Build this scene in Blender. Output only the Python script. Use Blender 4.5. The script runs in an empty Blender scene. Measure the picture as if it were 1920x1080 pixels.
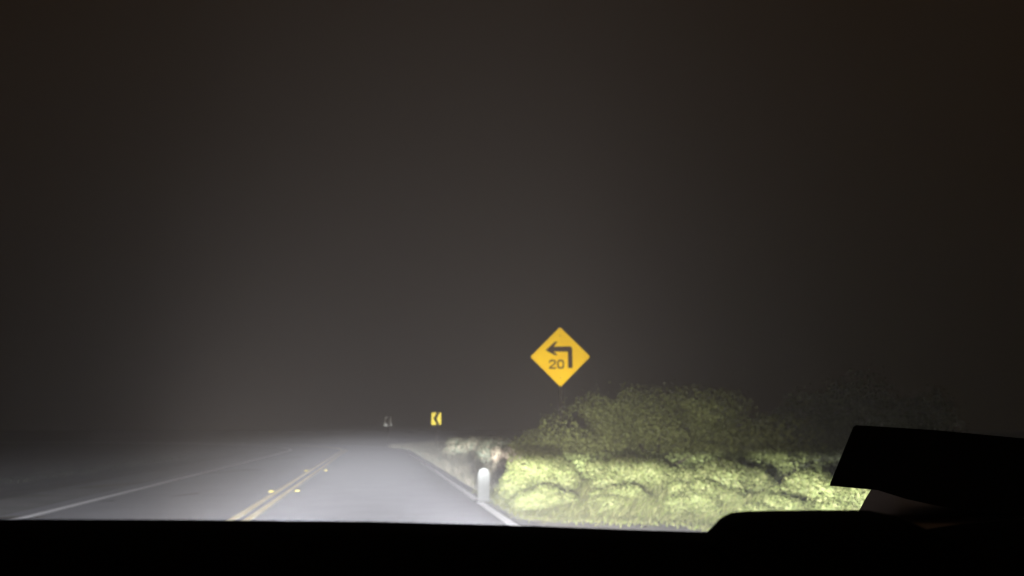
import bpy, bmesh, math, random
from mathutils import Vector, Matrix
random.seed(7)
R = math.radians
C = bpy.context.scene.collection
SC = bpy.context.scene

# ------------------------------------------------------------ camera
F = 1507.0                                   # focal length in pixels of a 1920 wide frame
CAMH = 1.30
cd = bpy.data.cameras.new('camera'); cam = bpy.data.objects.new('camera', cd); C.objects.link(cam)
cd.sensor_width = 36.0; cd.lens = 36.0 * F / 1920.0
cd.clip_start = 0.05; cd.clip_end = 3000
cam.location = (0, 0, CAMH)
YAW, PITCH = 9.46, 9.97
cam.rotation_euler = (R(90 + PITCH), 0, R(-YAW))
SC.camera = cam
cd.dof.use_dof = True
cd.dof.focus_distance = 1.55
cd.dof.aperture_fstop = (cd.lens / 1000) / 0.0058
RM = cam.rotation_euler.to_matrix()

def ray(px, py):
    return RM @ Vector(((px - 960) / F, -(py - 540) / F, -1.0))
def at(px, py, Y):
    d = ray(px, py); return Vector((0, 0, CAMH)) + d * (Y / d.y)

# ------------------------------------------------------------ night sky and exposure
w = bpy.data.worlds.new('World'); SC.world = w; w.use_nodes = True
nt = w.node_tree; bg = nt.nodes['Background']
bg.inputs['Color'].default_value = (1.0, 0.53, 0.19, 1); bg.inputs['Strength'].default_value = 0.0125
SC.view_settings.view_transform = 'Standard'; SC.view_settings.look = 'None'
SC.view_settings.exposure = 0.0; SC.view_settings.gamma = 1.0
SC.cycles.use_denoising = True
SC.cycles.max_bounces = 8; SC.cycles.volume_bounces = 1
SC.cycles.sample_clamp_indirect = 4.0

# ------------------------------------------------------------ headlamp light (the car's own low beams)
LOW = 710.0       # low beam strength
SPILL = 56.0
HOT = 8600.0      # far-reaching centre of the low beam      # stray light above the cutoff
def beam_nodes(ld):
    ld.use_nodes = True
    t = ld.node_tree; N = t.nodes; L = t.links
    em = N['Emission']
    def m(op, a, b=None, c=None):
        n = N.new('ShaderNodeMath'); n.operation = op
        for i, v in enumerate((a, b, c)):
            if v is None: continue
            if isinstance(v, (int, float)): n.inputs[i].default_value = v
            else: L.new(v, n.inputs[i])
        return n.outputs[0]
    tc = N.new('ShaderNodeTexCoord'); sx = N.new('ShaderNodeSeparateXYZ'); L.new(tc.outputs['Normal'], sx.inputs[0])
    X, Y, Z = sx.outputs
    el = m('MULTIPLY', m('ARCSINE', Y), 57.2958)
    az = m('MULTIPLY', m('ARCTAN2', X, m('ABSOLUTE', Z)), 57.2958)
    def gauss(v, c, s):
        q = m('DIVIDE', m('SUBTRACT', v, c), s); return m('EXPONENT', m('MULTIPLY', m('MULTIPLY', q, q), -1.0))
    mr = N.new('ShaderNodeMapRange'); mr.interpolation_type = 'SMOOTHSTEP'; L.new(m('SUBTRACT', el, m('MULTIPLY', m('MINIMUM', m('ADD', az, 1.0), 0.0), 0.045)), mr.inputs['Value'])
    mr.inputs['From Min'].default_value = 1.1; mr.inputs['From Max'].default_value = -0.5
    mr.inputs['To Min'].default_value = 0; mr.inputs['To Max'].default_value = 1
    # falls off towards the ground in front of the bumper
    s = m('ABSOLUTE', m('MINIMUM', el, 0.0))
    fall = m('DIVIDE', 1.0, m('ADD', 1.0, m('POWER', m('DIVIDE', s, 3.7), 2.0)))
    low = m('MULTIPLY', m('MULTIPLY', mr.outputs[0], fall), gauss(az, 2.0, 68.0))
    hot = m('MULTIPLY', m('MULTIPLY', mr.outputs[0], m('DIVIDE', 1.0, m('ADD', 1.0, m('POWER', m('DIVIDE', s, 0.7), 2.6)))), gauss(az, -1.0, 8.5))
    sp = m('ADD', m('MULTIPLY', m('MULTIPLY', gauss(el, 0.0, 6.0), gauss(az, 14.0, 11.0)), 0.75), m('MULTIPLY', m('MULTIPLY', gauss(el, 15.0, 35.0), gauss(az, 9.0, 25.0)), 0.98))
    def tint(v, k, col):
        n = N.new('ShaderNodeVectorMath'); n.operation = 'SCALE'; n.inputs[0].default_value = col
        L.new(m('MULTIPLY', v, k), n.inputs['Scale']); return n.outputs[0]
    add = N.new('ShaderNodeVectorMath'); add.operation = 'ADD'
    L.new(tint(m('ADD', low, m('MULTIPLY', hot, HOT / LOW)), LOW, (0.955, 0.965, 1.045)), add.inputs[0]); L.new(tint(sp, SPILL, (1.08, 0.95, 0.87)), add.inputs[1])
    L.new(add.outputs[0], em.inputs['Color']); em.inputs['Strength'].default_value = 1.0

# ------------------------------------------------------------ helpers
def mat(name, col, rough=0.8, spec=0.3, col2=None, scale=8.0, bump=0.0, metal=0.0, coat=0.0):
    m = bpy.data.materials.new(name); m.use_nodes = True
    t = m.node_tree; b = t.nodes['Principled BSDF']
    b.inputs['Roughness'].default_value = rough; b.inputs['Specular IOR Level'].default_value = spec
    b.inputs['Metallic'].default_value = metal; b.inputs['Coat Weight'].default_value = coat
    tc = t.nodes.new('ShaderNodeTexCoord'); no = t.nodes.new('ShaderNodeTexNoise')
    no.inputs['Scale'].default_value = scale; no.inputs['Detail'].default_value = 6
    t.links.new(tc.outputs['Object'], no.inputs['Vector'])
    if col2 is None: col2 = tuple(c * 0.85 for c in col)
    r = t.nodes.new('ShaderNodeValToRGB')
    r.color_ramp.elements[0].position = 0.35; r.color_ramp.elements[1].position = 0.65
    r.color_ramp.elements[0].color = (*col, 1); r.color_ramp.elements[1].color = (*col2, 1)
    t.links.new(no.outputs['Fac'], r.inputs[0]); t.links.new(r.outputs[0], b.inputs['Base Color'])
    if bump:
        bu = t.nodes.new('ShaderNodeBump'); bu.inputs['Strength'].default_value = bump
        t.links.new(no.outputs['Fac'], bu.inputs['Height']); t.links.new(bu.outputs[0], b.inputs['Normal'])
    return m

def mesh_obj(name, verts, faces, m, parent=None, smooth=False, mats=None, idx=None):
    me = bpy.data.meshes.new(name); me.from_pydata([tuple(v) for v in verts], [], faces)
    for k in (mats or [m]): me.materials.append(k)
    if idx: me.polygons.foreach_set('material_index', idx)
    if smooth: me.polygons.foreach_set('use_smooth', [True] * len(me.polygons))
    me.update()
    o = bpy.data.objects.new(name, me); C.objects.link(o)
    if parent: o.parent = parent
    return o
def bm_obj(name, bm, m, parent=None, smooth=False):
    bmesh.ops.recalc_face_normals(bm, faces=bm.faces)
    me = bpy.data.meshes.new(name); bm.to_mesh(me); bm.free(); me.materials.append(m)
    if smooth: me.polygons.foreach_set('use_smooth', [True] * len(me.polygons))
    o = bpy.data.objects.new(name, me); C.objects.link(o)
    if parent: o.parent = parent
    return o
def thing(name, label, cat, loc=(0, 0, 0), rz=0.0, group=None):
    o = bpy.data.objects.new(name, None); C.objects.link(o); o.location = loc; o.rotation_euler = (0, 0, rz)
    o.empty_display_size = 0.2
    return tag(o, label, cat, group)
def tag(o, label, cat, group=None):
    o['label'] = label; o['category'] = cat
    if group: o['group'] = group
    return o
def struct(o): o['kind'] = 'structure'; return o

def box(bm, x0, x1, y0, y1, z0, z1, bev=0.0):
    g = bmesh.ops.create_cube(bm, size=1.0)['verts']
    for v in g:
        v.co = Vector(((x0 + x1) / 2 + v.co.x * (x1 - x0), (y0 + y1) / 2 + v.co.y * (y1 - y0), (z0 + z1) / 2 + v.co.z * (z1 - z0)))
    if bev:
        es = list({e for v in g for e in v.link_edges})
        bmesh.ops.bevel(bm, geom=es, offset=bev, segments=2, affect='EDGES', profile=0.5)
def prism(bm, pts, y0, y1, bev=0.0):
    """outline pts in (x, z), extruded from y0 to y1"""
    a = [bm.verts.new((x, y0, z)) for x, z in pts]; b = [bm.verts.new((x, y1, z)) for x, z in pts]
    fs = [bm.faces.new(a), bm.faces.new(b[::-1])]
    n = len(pts)
    for i in range(n): fs.append(bm.faces.new((a[i], b[i], b[(i + 1) % n], a[(i + 1) % n])))
    if bev:
        es = list({e for f in fs[:2] for e in f.edges})
        bmesh.ops.bevel(bm, geom=es, offset=bev, segments=3, affect='EDGES', profile=0.5)

# ------------------------------------------------------------ road path: straight, then a left hand bend
STR, RAD = 50.0, 42.0
def path(s):
    """centre of the camera's lane: point and unit right vector"""
    if s <= STR: return Vector((0, s)), Vector((1, 0))
    a = min((s - STR) / RAD, 2.6)
    return Vector((-RAD + RAD * math.cos(a), STR + RAD * math.sin(a))), Vector((math.cos(a), math.sin(a)))
def onroad(s, u, z=0.0):
    p, r = path(s); q = p + r * u; return Vector((q.x, q.y, z))
def strip(name, u0, u1, z, m, s0=-6, s1=120, n=90, wob=0.0, wide=None):
    V, Fc = [], []
    for i in range(n + 1):
        s = s0 + (s1 - s0) * i / n
        w0 = random.uniform(-wob, wob); w1 = random.uniform(-wob, wob)
        V += [onroad(s, u0 + w0, z), onroad(s, (wide(s) if wide else u1) + w1, z)]
        if i: k = 2 * i; Fc.append((k - 2, k - 1, k + 1, k))
    return mesh_obj(name, V, Fc, m)

M_ground = mat('dry_earth', (0.10, 0.085, 0.06), 0.95, 0.1, (0.055, 0.055, 0.035), 0.8, 0.4)
M_shoulder = mat('gravel_shoulder', (0.27, 0.26, 0.235), 0.95, 0.1, (0.20, 0.19, 0.17), 3.0, 0.4)
M_dirt = mat('packed_dirt', (0.13, 0.125, 0.115), 0.95, 0.1, (0.09, 0.088, 0.08), 1.5, 0.4)
M_asphalt = mat('worn_asphalt', (0.150, 0.150, 0.163), 0.8, 0.3, (0.130, 0.130, 0.142), 1.3, 0.15)
M_white = mat('white_road_paint', (0.92, 0.92, 0.92), 0.6, 0.5, (0.82, 0.82, 0.82), 2.0)
M_yellow = mat('yellow_road_paint', (0.90, 0.76, 0.34), 0.6, 0.5, (0.70, 0.58, 0.24), 2.0)

# ground sheet to the horizon
bm = bmesh.new()
NG = 60
def gz(x, y):
    # flat near the road; a low bank on the right, gentle swells far away
    p_u = x if y < STR else (Vector((x + RAD, y - STR)).length - RAD)
    z = -0.012
    u0 = 4.6 - 1.9 * max(0.0, min(1.0, (y - 11.6) / 2.0))
    if p_u > u0: z += min(0.25, (p_u - u0) * 0.09)
    if p_u > 9: z += min(.8, (p_u - 9) * 0.03)
    if p_u < -7: z -= min(2.5, (-7 - p_u) * 0.10)
    if abs(p_u) > 3.2: z += 0.03 * math.sin(x * 2.1 + y * 0.7) * math.sin(y * 1.3)
    return z
def grade(t, near, far):   # denser vertices near the car
    return math.copysign(near * abs(t) + (far - near) * abs(t) ** 4, t)
xs = [grade(-1 + 2 * i / 150, 45, 600) for i in range(151)]
ys = [-20 + grade(i / 120, 95, 700) for i in range(121)]
V = [(x, y, gz(x, y)) for y in ys for x in xs]
Fc = [(j * 151 + i, j * 151 + i + 1, (j + 1) * 151 + i + 1, (j + 1) * 151 + i) for j in range(120) for i in range(150)]
struct(mesh_obj('ground', V, Fc, M_ground, smooth=True))
def pad(s):
    return 2.5 + 2.0 * max(0.0, min(1.0, (12.2 - s) / 1.0))
struct(strip('shoulder_right', 1.0, 2.5, 0.002, M_shoulder, n=250, wob=0.05, wide=pad))
struct(strip('shoulder_left', -6.9, -4.0, 0.002, M_dirt, wob=0.06))
struct(strip('road', -5.55, 2.25, 0.008, M_asphalt))
struct(strip('edge_line_right', 1.81, 1.95, 0.012, M_white))
struct(strip('edge_line_left', -5.19, -5.01, 0.012, M_white))
struct(strip('centre_line', -2.07, -1.94, 0.012, M_yellow))
struct(strip('centre_line.001', -1.85, -1.72, 0.012, M_yellow))

# ------------------------------------------------------------ pavement markers
M_marker = mat('amber_reflector', (0.95, 0.80, 0.16), 0.5, 0.5, (0.90, 0.72, 0.12), 30)
M_mbody = mat('marker_body', (0.30, 0.26, 0.12), 0.7, 0.3)
def marker(s, u, label):
    t = thing('pavement_marker', label, 'road marker', onroad(s, u, 0.012), 0, 'amber pavement markers along the double line')
    b = bmesh.new()
    pts = [(-.05, 0), (.05, 0), (.034, .018), (-.034, .018)]
    a = [b.verts.new((x, y * 1.0, 0)) for x, y in ((-.055, -.05), (.055, -.05), (.055, .05), (-.055, .05))]
    c = [b.verts.new((x, y, .016)) for x, y in ((-.042, -.030), (.042, -.030), (.042, .028), (-.042, .028))]
    b.faces.new(c)
    for i in range(4): b.faces.new((a[i], a[(i + 1) % 4], c[(i + 1) % 4], c[i]))
    bm_obj('marker_body', b, M_mbody, t)
    b = bmesh.new()
    v = [b.verts.new(p) for p in ((-.044, -.053, .001), (.044, -.053, .001), (.038, -.038, .019), (-.038, -.038, .019),
                                  (-.052, -.047, .001), (.052, -.047, .001), (.038, -.030, .019), (-.038, -.030, .019))]
    for f in ((0, 1, 2, 3), (7, 6, 5, 4), (0, 4, 5, 1), (1, 5, 6, 2), (2, 6, 7, 3), (3, 7, 4, 0)): b.faces.new([v[i] for i in f])
    bm_obj('reflector', b, M_marker, t)
def gpt(px, py):
    d = ray(px, py); k = -CAMH / d.z; return d.y * k, d.x * k
for px, py, lb in ((516, 923, 'nearest amber reflector on the left side of the double yellow line'),
                   (558, 922, 'nearest amber reflector on the right side of the double yellow line'),
                   (579, 884, 'farther amber reflector on the left side of the double yellow line'),
                   (611, 883, 'farther amber reflector on the right side of the double yellow line')):
    yy, xx = gpt(px, py); marker(yy, xx - (.08 if px in (516, 579) else 0), lb)

# ------------------------------------------------------------ signs
M_sign = mat('yellow_sheeting', (0.95, 0.66, 0.0), 0.52, 0.3, (0.90, 0.60, 0.0), 3, metal=.7)
M_chev = mat('pale_yellow_sheeting', (0.97, 0.88, 0.14), 0.25, 0.3, (0.95, 0.85, 0.11), 3, metal=.8)
M_chev2 = mat('fog_dimmed_sheeting', (0.50, 0.50, 0.44), 0.40, 0.3, (0.5, 0.5, 0.44), 3, metal=.8)  # duller, greyer copy for the far sign; fog dimming is put into its colour
M_black = mat('black_legend', (0.07, 0.04, 0.012), 0.7, 0.3, scale=5)
M_blackc = mat('black_legend_far', (0.03, 0.03, 0.015), 0.7, 0.3, scale=5)
M_steel = mat('dull_steel', (0.12, 0.115, 0.11), 0.6, 0.4, scale=20)
M_post = mat('weathered_post', (0.045, 0.038, 0.03), 0.9, 0.1, scale=14)
M_back = mat('sign_back', (0.25, 0.25, 0.25), 0.6, 0.4)

def flat(name, polys, y, th, m, parent):
    b = bmesh.new()
    for pts in polys: prism(b, pts, y - th, y)
    return bm_obj(name, b, m, parent)
# turn warning sign
sp = at(1050.5, 669, 17.7)
t = thing('turn_warning_sign', 'yellow diamond sign with a black left turn arrow and 20 above the big shrub', 'road sign', (sp.x, sp.y, gz(sp.x, sp.y)), R(-12))
zc = sp.z - gz(sp.x, sp.y); H = 0.672
b = bmesh.new()
rc = 0.035; D = []
for k in range(4):
    a0 = math.pi / 2 * k
    cx, cz = (H - rc * 1.41) * math.cos(a0), (H - rc * 1.41) * math.sin(a0)
    for j in range(-3, 4): D.append((cx + rc * math.cos(a0 + j * math.pi / 12), zc + cz + rc * math.sin(a0 + j * math.pi / 12)))
prism(b, D, 0, 0.004); bm_obj('sign_plate', b, M_sign, t)
S = 0.001743 * 1.02
def sp2(pts): return [((x - 611) * S, zc - (y - 598) * S) for x, y in pts]
flat('turn_arrow', [sp2([(708, 740), (765, 740), (765, 500), (757, 478), (735, 466), (530, 468), (580, 405), (545, 405), (425, 515), (545, 578), (580, 578), (530, 532), (700, 532), (708, 540)])], -0.001, 0.003, M_black, t)
def digit_poly(kind, x0, x1, y0, y1, th):
    out = []
    hx = (x0 + x1) / 2
    if kind == '2':
        pts = [(x0, y0 + th * 2.0), (x0, y0 + th), (x0 + th, y0), (x1 - th, y0), (x1, y0 + th), (x1, y0 + (y1 - y0) * .42),
               (x0 + th * 1.25, y1 - th), (x1, y1 - th), (x1, y1), (x0, y1), (x0, y1 - th * 1.1), (x1 - th, y0 + (y1 - y0) * .38), (x1 - th, y0 + th * 1.4), (x1 - th * 1.4, y0 + th),
               (x0 + th * 1.4, y0 + th), (x0 + th, y0 + th * 1.4), (x0 + th, y0 + th * 2.0)]
        out.append(sp2(pts))
    else:
        n = 20; rx, ry = (x1 - x0) / 2, (y1 - y0) / 2; cy = (y0 + y1) / 2
        sgn = lambda v: math.copysign(abs(v) ** 0.7, v)
        P = [(hx + rx * sgn(math.cos(2 * math.pi * k / n)), cy + ry * sgn(math.sin(2 * math.pi * k / n))) for k in range(n)]
        Q = [(hx + (rx - th) * sgn(math.cos(2 * math.pi * k / n)), cy + (ry - th) * sgn(math.sin(2 * math.pi * k / n))) for k in range(n)]
        for k in range(n):
            j = (k + 1) % n; out.append(sp2([P[k], P[j], Q[j], Q[k]]))
    return out
flat('speed_digit', digit_poly('2', 468, 555, 634, 750, 20), -0.001, 0.003, M_black, t)
flat('speed_digit', digit_poly('0', 570, 660, 634, 750, 20), -0.001, 0.003, M_black, t)
b = bmesh.new(); box(b, -.035, .035, .006, .076, -.3, zc + .35, .004); bm_obj('post', b, M_post, t)
for zz in (.25, -.25):
    b = bmesh.new()
    bmesh.ops.create_cone(b, cap_ends=True, segments=10, radius1=.011, radius2=.011, depth=.006, matrix=Matrix.Translation((0, -.003, zc + zz * 1.9)) @ Matrix.Rotation(R(90), 4, 'X'))
    bm_obj('bolt', b, M_steel, t)

def chevron(px, py, Y, label, rz=0.0, sheet=None):
    c = at(px, py, Y); g = gz(c.x, c.y)
    t = thing('chevron_sign', label, 'road sign', (c.x, c.y, g), rz, 'chevron signs round the bend')
    zc = c.z - g; W, Hh = .305, .381
    b = bmesh.new(); box(b, -W, W, 0, .004, zc - Hh, zc + Hh); bm_obj('sign_plate', b, sheet or M_chev, t)
    pts = [(.02, Hh), (.21, Hh), (.03, 0), (.21, -Hh), (.02, -Hh), (-.19, 0)]
    flat('chevron_symbol', [[(x, zc + z * .995) for x, z in pts]], -.001, .003, M_blackc, t)
    b = bmesh.new(); box(b, -.03, .03, .006, .06, -.4, zc + Hh - .05); bm_obj('post', b, M_post, t)
chevron(818, 785, 52, 'brighter yellow chevron sign pointing left, nearer of two at the bend', R(-4.2))
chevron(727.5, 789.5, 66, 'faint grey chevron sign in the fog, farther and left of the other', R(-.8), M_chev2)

# pale delineator at the right edge line
M_delin = mat('faded_white_plastic', (0.045, 0.047, 0.042), 0.8, 0.2, (0.035, 0.037, 0.032), 12)
dx = at(899, 940, 14.4)
t = thing('roadside_marker', 'short pale white marker post beside the right edge line', 'marker post', (1.96, 14.9, 0.0))
b = bmesh.new(); prism(b, [(-.11, 0), (.11, 0), (.105, .50), (.08, .57), (.03, .60), (-.03, .60), (-.08, .57), (-.105, .50)], -.02, .02, .006); bm_obj('paddle', b, M_delin, t)
b = bmesh.new(); box(b, -.16, .16, -.10, .10, -.02, .035, .012); bm_obj('base', b, M_delin, t)

# ------------------------------------------------------------ vegetation
def leafmesh(n, fn, size, aspect, droop, mi):
    V, Fc, I = [], [], []
    for _ in range(n):
        p, nr, sc = fn()
        # leaf: a bent diamond of two triangles
        d = Vector((random.gauss(0, 1), random.gauss(0, 1), random.gauss(0, .55) - droop)).normalized()
        d = (d - nr * (d.dot(nr) * .7)).normalized()
        sd = d.cross(nr + Vector((random.gauss(0, .3), random.gauss(0, .3), random.gauss(0, .3))))
        if sd.length < 1e-3: continue
        sd.normalize(); L = size * sc * random.uniform(.6, 1.35); Wd = L * aspect
        k = len(V)
        V += [p - d * L * .5, p + sd * Wd * .5, p + d * L * .5, p - sd * Wd * .5]
        Fc.append((k, k + 1, k + 2, k + 3)); I.append(random.choice(mi))
    return V, Fc, I
def leaf_mat(name, col, tr=0.25):
    m = bpy.data.materials.new(name); m.use_nodes = True
    t = m.node_tree; b = t.nodes['Principled BSDF']; b.inputs['Roughness'].default_value = .65; b.inputs['Specular IOR Level'].default_value = .2
    g = t.nodes.new('ShaderNodeNewGeometry'); r = t.nodes.new('ShaderNodeHueSaturation'); r.inputs['Color'].default_value = (*col, 1)
    mr = t.nodes.new('ShaderNodeMapRange'); t.links.new(g.outputs['Random Per Island'], mr.inputs['Value'])
    mr.inputs['To Min'].default_value = .75; mr.inputs['To Max'].default_value = 1.2
    t.links.new(mr.outputs[0], r.inputs['Value']); t.links.new(r.outputs[0], b.inputs['Base Color'])
    return m
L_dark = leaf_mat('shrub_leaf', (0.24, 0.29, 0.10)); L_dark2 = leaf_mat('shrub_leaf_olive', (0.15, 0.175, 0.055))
L_lite = leaf_mat('weed_leaf', (0.095, 0.112, 0.034)); L_lite2 = leaf_mat('weed_leaf_yellow', (0.135, 0.142, 0.052))
L_red = leaf_mat('russet_leaf', (0.17, 0.115, 0.085)); L_dry = leaf_mat('dry_grass', (0.19, 0.17, 0.115))
G_lite = leaf_mat('grass_blade', (0.135, 0.165, 0.04)); G_yel = leaf_mat('grass_blade_yellow', (0.185, 0.185, 0.07))
L_dim = leaf_mat('dull_leaf', (0.10, 0.115, 0.075))
M_bark = mat('bark', (0.07, 0.055, 0.04), .95, .1, scale=15)

def shrub(name, label, cx, cy, rx, ry, h, n, size, mats, lobes=9, seed=0, aspect=.5, group=None, cat='shrub', hprof=0.0):
    random.seed(seed + 100)
    g = gz(cx, cy)
    t = thing(name, label, cat, (cx, cy, g), 0, group)
    LB = []
    for k in range(lobes):
        a = random.uniform(0, 2 * math.pi); q = random.uniform(.25, .72)
        zz = random.uniform(.22, .72)
        LB.append((Vector((math.cos(a) * q * rx, math.sin(a) * q * ry, zz * h)), random.uniform(.28, .45) if lobes < 15 else random.uniform(.15, .34)))
    LB.append((Vector((0, 0, h * .62)), .42)); LB.append((Vector((-.1 * rx, -.1 * ry, h * .4)), .5))
    if rx > 3 and seed == 1:
        LB.append((Vector((-.5 * rx, -.3 * ry, h * .55)), .34)); LB.append((Vector((-.72 * rx, -.2 * ry, h * .38)), .27)); LB.append((Vector((-.3 * rx, 0, h * .66)), .33))
    LB.append((Vector((-.55 * rx, -.2 * ry, h * .32)), .38)); LB.append((Vector((.5 * rx, -.1 * ry, h * .4)), .42))
    tw = [l[1] ** 2 for l in LB]
    def fn():
        c, r = random.choices(LB, tw)[0]
        d = Vector((random.gauss(0, 1), random.gauss(0, 1), random.gauss(0, 1))).normalized()
        rr = r * (1 - abs(random.gauss(0, .16)))
        if random.random() < .05: rr *= random.uniform(1.05, 1.3)
        clump = 1 + .12 * math.sin(d.x * 9 + c.x * 5) * math.sin(d.z * 8 + c.z * 3) * math.sin(d.y * 7 + 1)
        p = c + Vector((d.x * rx, d.y * ry, d.z * h * .85)) * rr * clump
        if rx > 2 and math.sin(p.x * 3.3 + seed) * math.sin(p.z * 4.7 + 2) + .5 * math.sin(p.x * 7.1 + p.z * 5) > .62: p = p * .72
        if hprof and p.x < 0: p.z *= 1 - hprof * min(1.0, abs(p.x) / rx) ** 1.6
        if p.z < .02: p.z = random.uniform(.02, .3 * h)
        return p, d, 1.0
    V, Fc, I = leafmesh(n, fn, size, aspect, .15, list(range(len(mats))))
    mesh_obj('foliage', V, Fc, None, t, mats=mats, idx=I)
    b = bmesh.new()
    for k in range(max(5, lobes // 2)):
        c, r = LB[k % len(LB)]
        mid = Vector((c.x * .35, c.y * .35, c.z * .5))
        prev = Vector((random.uniform(-.06, .06), random.uniform(-.06, .06), -.05)); r0 = .035 * h / 2
        for q, (p, rr) in enumerate(((mid, r0 * .7), (c, r0 * .4))):
            dd = p - prev; mt = Matrix.Translation((p + prev) / 2) @ dd.to_track_quat('Z', 'Y').to_matrix().to_4x4()
            bmesh.ops.create_cone(b, cap_ends=False, segments=6, radius1=(r0 if q == 0 else r0 * .7), radius2=rr, depth=dd.length, matrix=mt)
            prev = p
    bm_obj('stem', b, M_bark, t)
    return t

shrub('large_shrub', 'big rounded dark green shrub below and right of the diamond sign', 5.5, 15.6, 3.1, 1.9, 2.02, 52000, .060, [L_dark, L_dark2, L_dark], 26, 1, hprof=.16)
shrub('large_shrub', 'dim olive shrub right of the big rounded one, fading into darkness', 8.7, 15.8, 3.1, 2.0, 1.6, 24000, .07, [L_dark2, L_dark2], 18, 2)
shrub('distant_shrub', 'pale low shrub just right of the road under the bright chevron sign', 4.1, 34.0, 1.5, 1.6, .95, 5000, .10, [L_dim, L_dry], 6, 3)
shrub('distant_shrub', 'grey green shrub between the pale low shrub and the russet bush', 4.0, 26.0, 1.0, 1.3, 1.0, 5000, .09, [L_dim, L_dry, L_dim], 6, 4)
shrub('russet_bush', 'small reddish brown bush left of the big rounded shrub', 3.55, 21.5, .55, .8, .86, 3500, .07, [L_red, L_dry, L_dry, L_dry], 5, 5, cat='bush')
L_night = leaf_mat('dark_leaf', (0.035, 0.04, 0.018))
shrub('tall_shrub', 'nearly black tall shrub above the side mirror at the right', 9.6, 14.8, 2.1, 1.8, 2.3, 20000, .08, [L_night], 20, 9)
# bright weeds in front of the big shrubs: separate low bushes
lows = [(2.85, 14.2, .80, .8, .90, 'tall yellow green weed clump at the left foot of the big shrub'),
        (4.35, 13.6, .85, .8, .80, 'yellow green weed bush in front of the middle of the big shrub'),
        (5.5, 12.6, .95, .8, .84, 'domed bright weed bush in front of the big shrub right half'),
        (6.3, 11.2, .90, .7, .62, 'low yellow weed bush right of the domed one'),
        (6.1, 9.5, .95, .7, .66, 'bright green weed bush above the raised dashboard hump'),
        (6.9, 9.3, .85, .7, .60, 'green weed bush beside the dark side mirror')]
lows += [(2.70, 13.0, .62, .5, .42, 'low bright green weed mound at the near left corner of the bank'),
         (3.75, 12.5, .65, .55, .50, 'low green weed mound in front of the weed bush below the diamond sign'),
         (4.85, 11.7, .75, .55, .48, 'low ragged weed mound in front of the domed weed bush'),
         (5.3, 10.3, .70, .55, .42, 'low weed mound just left of the raised dashboard hump')]
for k, (x, y, rx, ry, h, lb) in enumerate(lows):
    shrub('weed_bush', lb, x, y, rx, ry, h * random.Random(k * 7).uniform(.85, 1.2), 13000, .065, [L_lite, L_lite2, L_lite], 7, 20 + k, aspect=.3, group='bright weed bushes along the bank', cat='bush')

def grass(name, n, region, hmin, hmax, mats, lean=.35, wd=.012, drift=0.0):
    V, Fc, I = [], [], []
    for _ in range(n):
        s, u = region()
        p = onroad(s, u); p.z = gz(p.x, p.y) - .01
        h = random.uniform(hmin, hmax) * random.uniform(.6, 1.0) * (min(1.0, .3 + max(0.0, u - pad(s)) * .7) if drift > 1 else 1); a = random.uniform(0, 6.28)
        l = (Vector((math.cos(a), math.sin(a), 0)) * random.uniform(.05, lean) + Vector((.25, -1, 0)) * drift * random.uniform(.3, 1)) * h
        sd = Vector((-math.sin(a + random.uniform(-1, 1)), math.cos(a), 0)).normalized() * wd * random.uniform(.6, 1.5)
        k = len(V)
        V += [p - sd, p + sd, p + l * .35 + Vector((0, 0, h * .6)) + sd * .7, p + l * .35 + Vector((0, 0, h * .6)) - sd * .7, p + l + Vector((0, 0, h * .97))]
        Fc += [(k, k + 1, k + 2, k + 3), (k + 3, k + 2, k + 4)]; q = random.randrange(len(mats)); I += [q, q]
    o = mesh_obj(name, V, Fc, None, mats=mats, idx=I); o['kind'] = 'stuff'; return o
random.seed(50)
def reg_bank():
    s = random.uniform(7.0, 17.5); u0 = pad(s + random.gauss(0, .35)) - .25 + random.gauss(0, .12) + (max(0, 11.0 - s) * .12)
    return s, u0 + abs(random.gauss(0, 1.9)) * random.uniform(.2, 1)
g = grass('grass', 80000, reg_bank, .10, .44, [G_lite, G_yel, L_lite2], .7, .007, 1.5)
tag(g, 'bright yellow green grass on the bank right of the road', 'grass')
def reg_far():
    s = random.uniform(17.5, 60); return s, 2.15 + abs(random.gauss(0, 2.2))
g = grass('dry_grass', 50000, reg_far, .08, .42, [L_dry, L_dry, L_dim], .8, .008, .7)
tag(g, 'pale dry grass along the right verge farther down the road', 'grass')
def reg_left():
    s = random.uniform(6, 60); return s, -11.5 - abs(random.gauss(0, 4.5))
g = grass('verge_grass', 5000, reg_left, .05, .14, [L_dim, L_dim], .5, .012)
tag(g, 'short dark grass beyond the left shoulder', 'grass')

# ------------------------------------------------------------ the car we look out of
M_dash = mat('black_dashboard', (0.006, 0.006, 0.007), .9, .05, scale=60)
M_trim = mat('black_plastic', (0.006, 0.005, 0.005), .6, .1, scale=30)
M_paint = mat('dark_grey_paint', (0.62, 0.58, 0.62), .38, .5, scale=4, metal=.9)
M_lens = mat('lamp_glass', (0.5, 0.5, 0.5), .1, .5)
car = thing('car', 'dark car interior edge along the bottom, black dashboard and right side mirror', 'car', (0, 0, 0))
YD = .80
top = [(-420, 971), (0, 973), (350, 974.5), (700, 978), (1000, 986), (1200, 994), (1340, 998), (1500, 1003), (1700, 998), (1800, 982), (1900, 972), (2300, 968)]
V, Fc = [], []
prof = [(0.0, 0.0, 0.0)]  # lofted ridge rows, (dy, dz)
rows = [(.10, -.16), (.05, -.045), (.015, -.008), (0, 0), (-.05, -.006), (-.16, -.03), (-.30, -.09), (-.36, -.22), (-.37, -.5)]
for (dy, dz) in rows:
    for (px, py) in top:
        p = at(px, py, YD); V.append((p.x, p.y + dy, p.z + dz))
n = len(top)
for j in range(len(rows) - 1):
    for i in range(n - 1): k = j * n + i; Fc.append((k, k + 1, k + n + 1, k + n))
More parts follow.
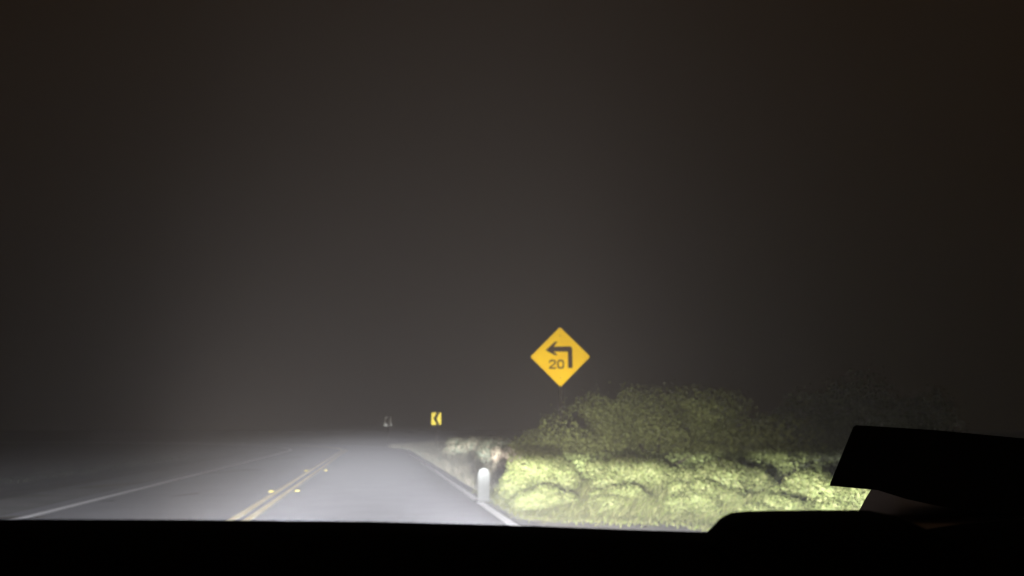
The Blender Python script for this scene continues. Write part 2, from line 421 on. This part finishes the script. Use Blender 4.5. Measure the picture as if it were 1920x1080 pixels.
mesh_obj('dashboard', V, Fc, M_dash, car, smooth=True)
cowl = [(1300, 1010), (1325, 1000), (1340, 985), (1352, 970), (1372, 961), (1400, 958), (1500, 956.5), (1600, 956), (1628, 957), (1640, 963), (1650, 978), (1668, 984), (1682, 993), (1690, 1012)]
V, Fc = [], []
crow = [(.06, -.03), (.0, 0), (-.05, -.001), (-.12, -.014), (-.17, -.05)]
for (dy, dz) in crow:
    for (px, py) in cowl:
        p = at(px, py, YD - .02); V.append((p.x, p.y + dy, p.z + dz))
n = len(cowl)
for j in range(len(crow) - 1):
    for i in range(n - 1): k = j * n + i; Fc.append((k, k + 1, k + n + 1, k + n))
mesh_obj('dashboard_hump', V, Fc, M_dash, car, smooth=True)
# side mirror housing
mo = [(1600, 800), (1606, 797), (1750, 806), (1920, 822), (2020, 834), (2030, 960), (1980, 975), (1920, 967), (1800, 956), (1745, 946), (1700, 936), (1645, 919), (1556, 911), (1557, 905)]
b = bmesh.new(); cx, cz = 1830, 880
fr = [b.verts.new(at(px, py, 1.34)) for px, py in mo]
bk = [b.verts.new(at(cx + (px - cx) * .88, cz + (py - cz) * .8, 1.47)) for px, py in mo]
b.faces.new(fr); b.faces.new(bk[::-1])
for i in range(len(mo)): b.faces.new((fr[i], bk[i], bk[(i + 1) % len(mo)], fr[(i + 1) % len(mo)]))
bm_obj('side_mirror', b, M_trim, car)
# glossy panel added below the mirror, laid flat to reflect the sky glow
sh = [(1644, 914, 1.72), (1634, 934, 1.60), (1620, 958, 1.49), (1606, 985, 1.40), (1594, 1012, 1.33)]
V, Fc = [], []
for i, (px, py, yy) in enumerate(sh):
    for j in range(7):
        p = at(px, py, yy); V.append((p.x + j * .10, p.y, p.z - .02 * (j / 6) ** 2))
for i in range(len(sh) - 1):
    for j in range(6): k = i * 7 + j; Fc.append((k, k + 1, k + 8, k + 7))
o = mesh_obj('sky_reflecting_panel', V, Fc, M_paint, car, smooth=True)
md = o.modifiers.new('thick', 'SOLIDIFY'); md.thickness = .02
# bonnet and lamps ahead of the windscreen (below the view)
V, Fc = [], []
hr = [(1.15, 1.02), (1.6, .99), (2.0, .94), (2.3, .86), (2.42, .72), (2.45, .35)]
for y, z in hr:
    for i in range(9):
        x = -.85 + 1.7 * i / 8; V.append((x * (1 - .06 * (y - 1.1)), y - .10 * (x / .85) ** 2 * (y > 2), z - .07 * (x / .85) ** 4))
for j in range(5):
    for i in range(8): k = j * 9 + i; Fc.append((k, k + 1, k + 10, k + 9))
mesh_obj('bonnet', V, Fc, M_paint, car, smooth=True)
for x in (-.62, .62):
    b = bmesh.new()
    bmesh.ops.create_uvsphere(b, u_segments=20, v_segments=10, radius=1, matrix=Matrix.Translation((x, 2.40, .66)) @ Matrix.Diagonal((.15, .05, .07, 1)))
    hl = bm_obj('headlight', b, M_lens, car, smooth=True)
    ld = bpy.data.lights.new('headlamp_light', 'SPOT'); ld.energy = 4 * math.pi ** 2 / 1.0; ld.spot_size = R(160); ld.spot_blend = .2
    ld.shadow_soft_size = .05; beam_nodes(ld)
    lo = bpy.data.objects.new('headlamp_light', ld); C.objects.link(lo); lo.location = (x, 2.50, .66); lo.rotation_euler = (R(90), 0, 0)
    lo.parent = car

# ------------------------------------------------------------ fog
HZ = bpy.data.materials.new('fog'); HZ.use_nodes = True
t = HZ.node_tree; t.nodes.remove(t.nodes['Principled BSDF'])
pv = t.nodes.new('ShaderNodeVolumePrincipled'); pv.inputs['Color'].default_value = (.93, .93, .94, 1)
pv.inputs['Density'].default_value = 0.0088; pv.inputs['Anisotropy'].default_value = 0.35
t.links.new(pv.outputs[0], t.nodes['Material Output'].inputs['Volume'])
b = bmesh.new(); box(b, -650, 650, -60, 720, -6, 60)
o = bm_obj('haze', b, HZ); o['kind'] = 'stuff'; o['label'] = 'thin grey night fog lit by the headlights'; o['category'] = 'fog'
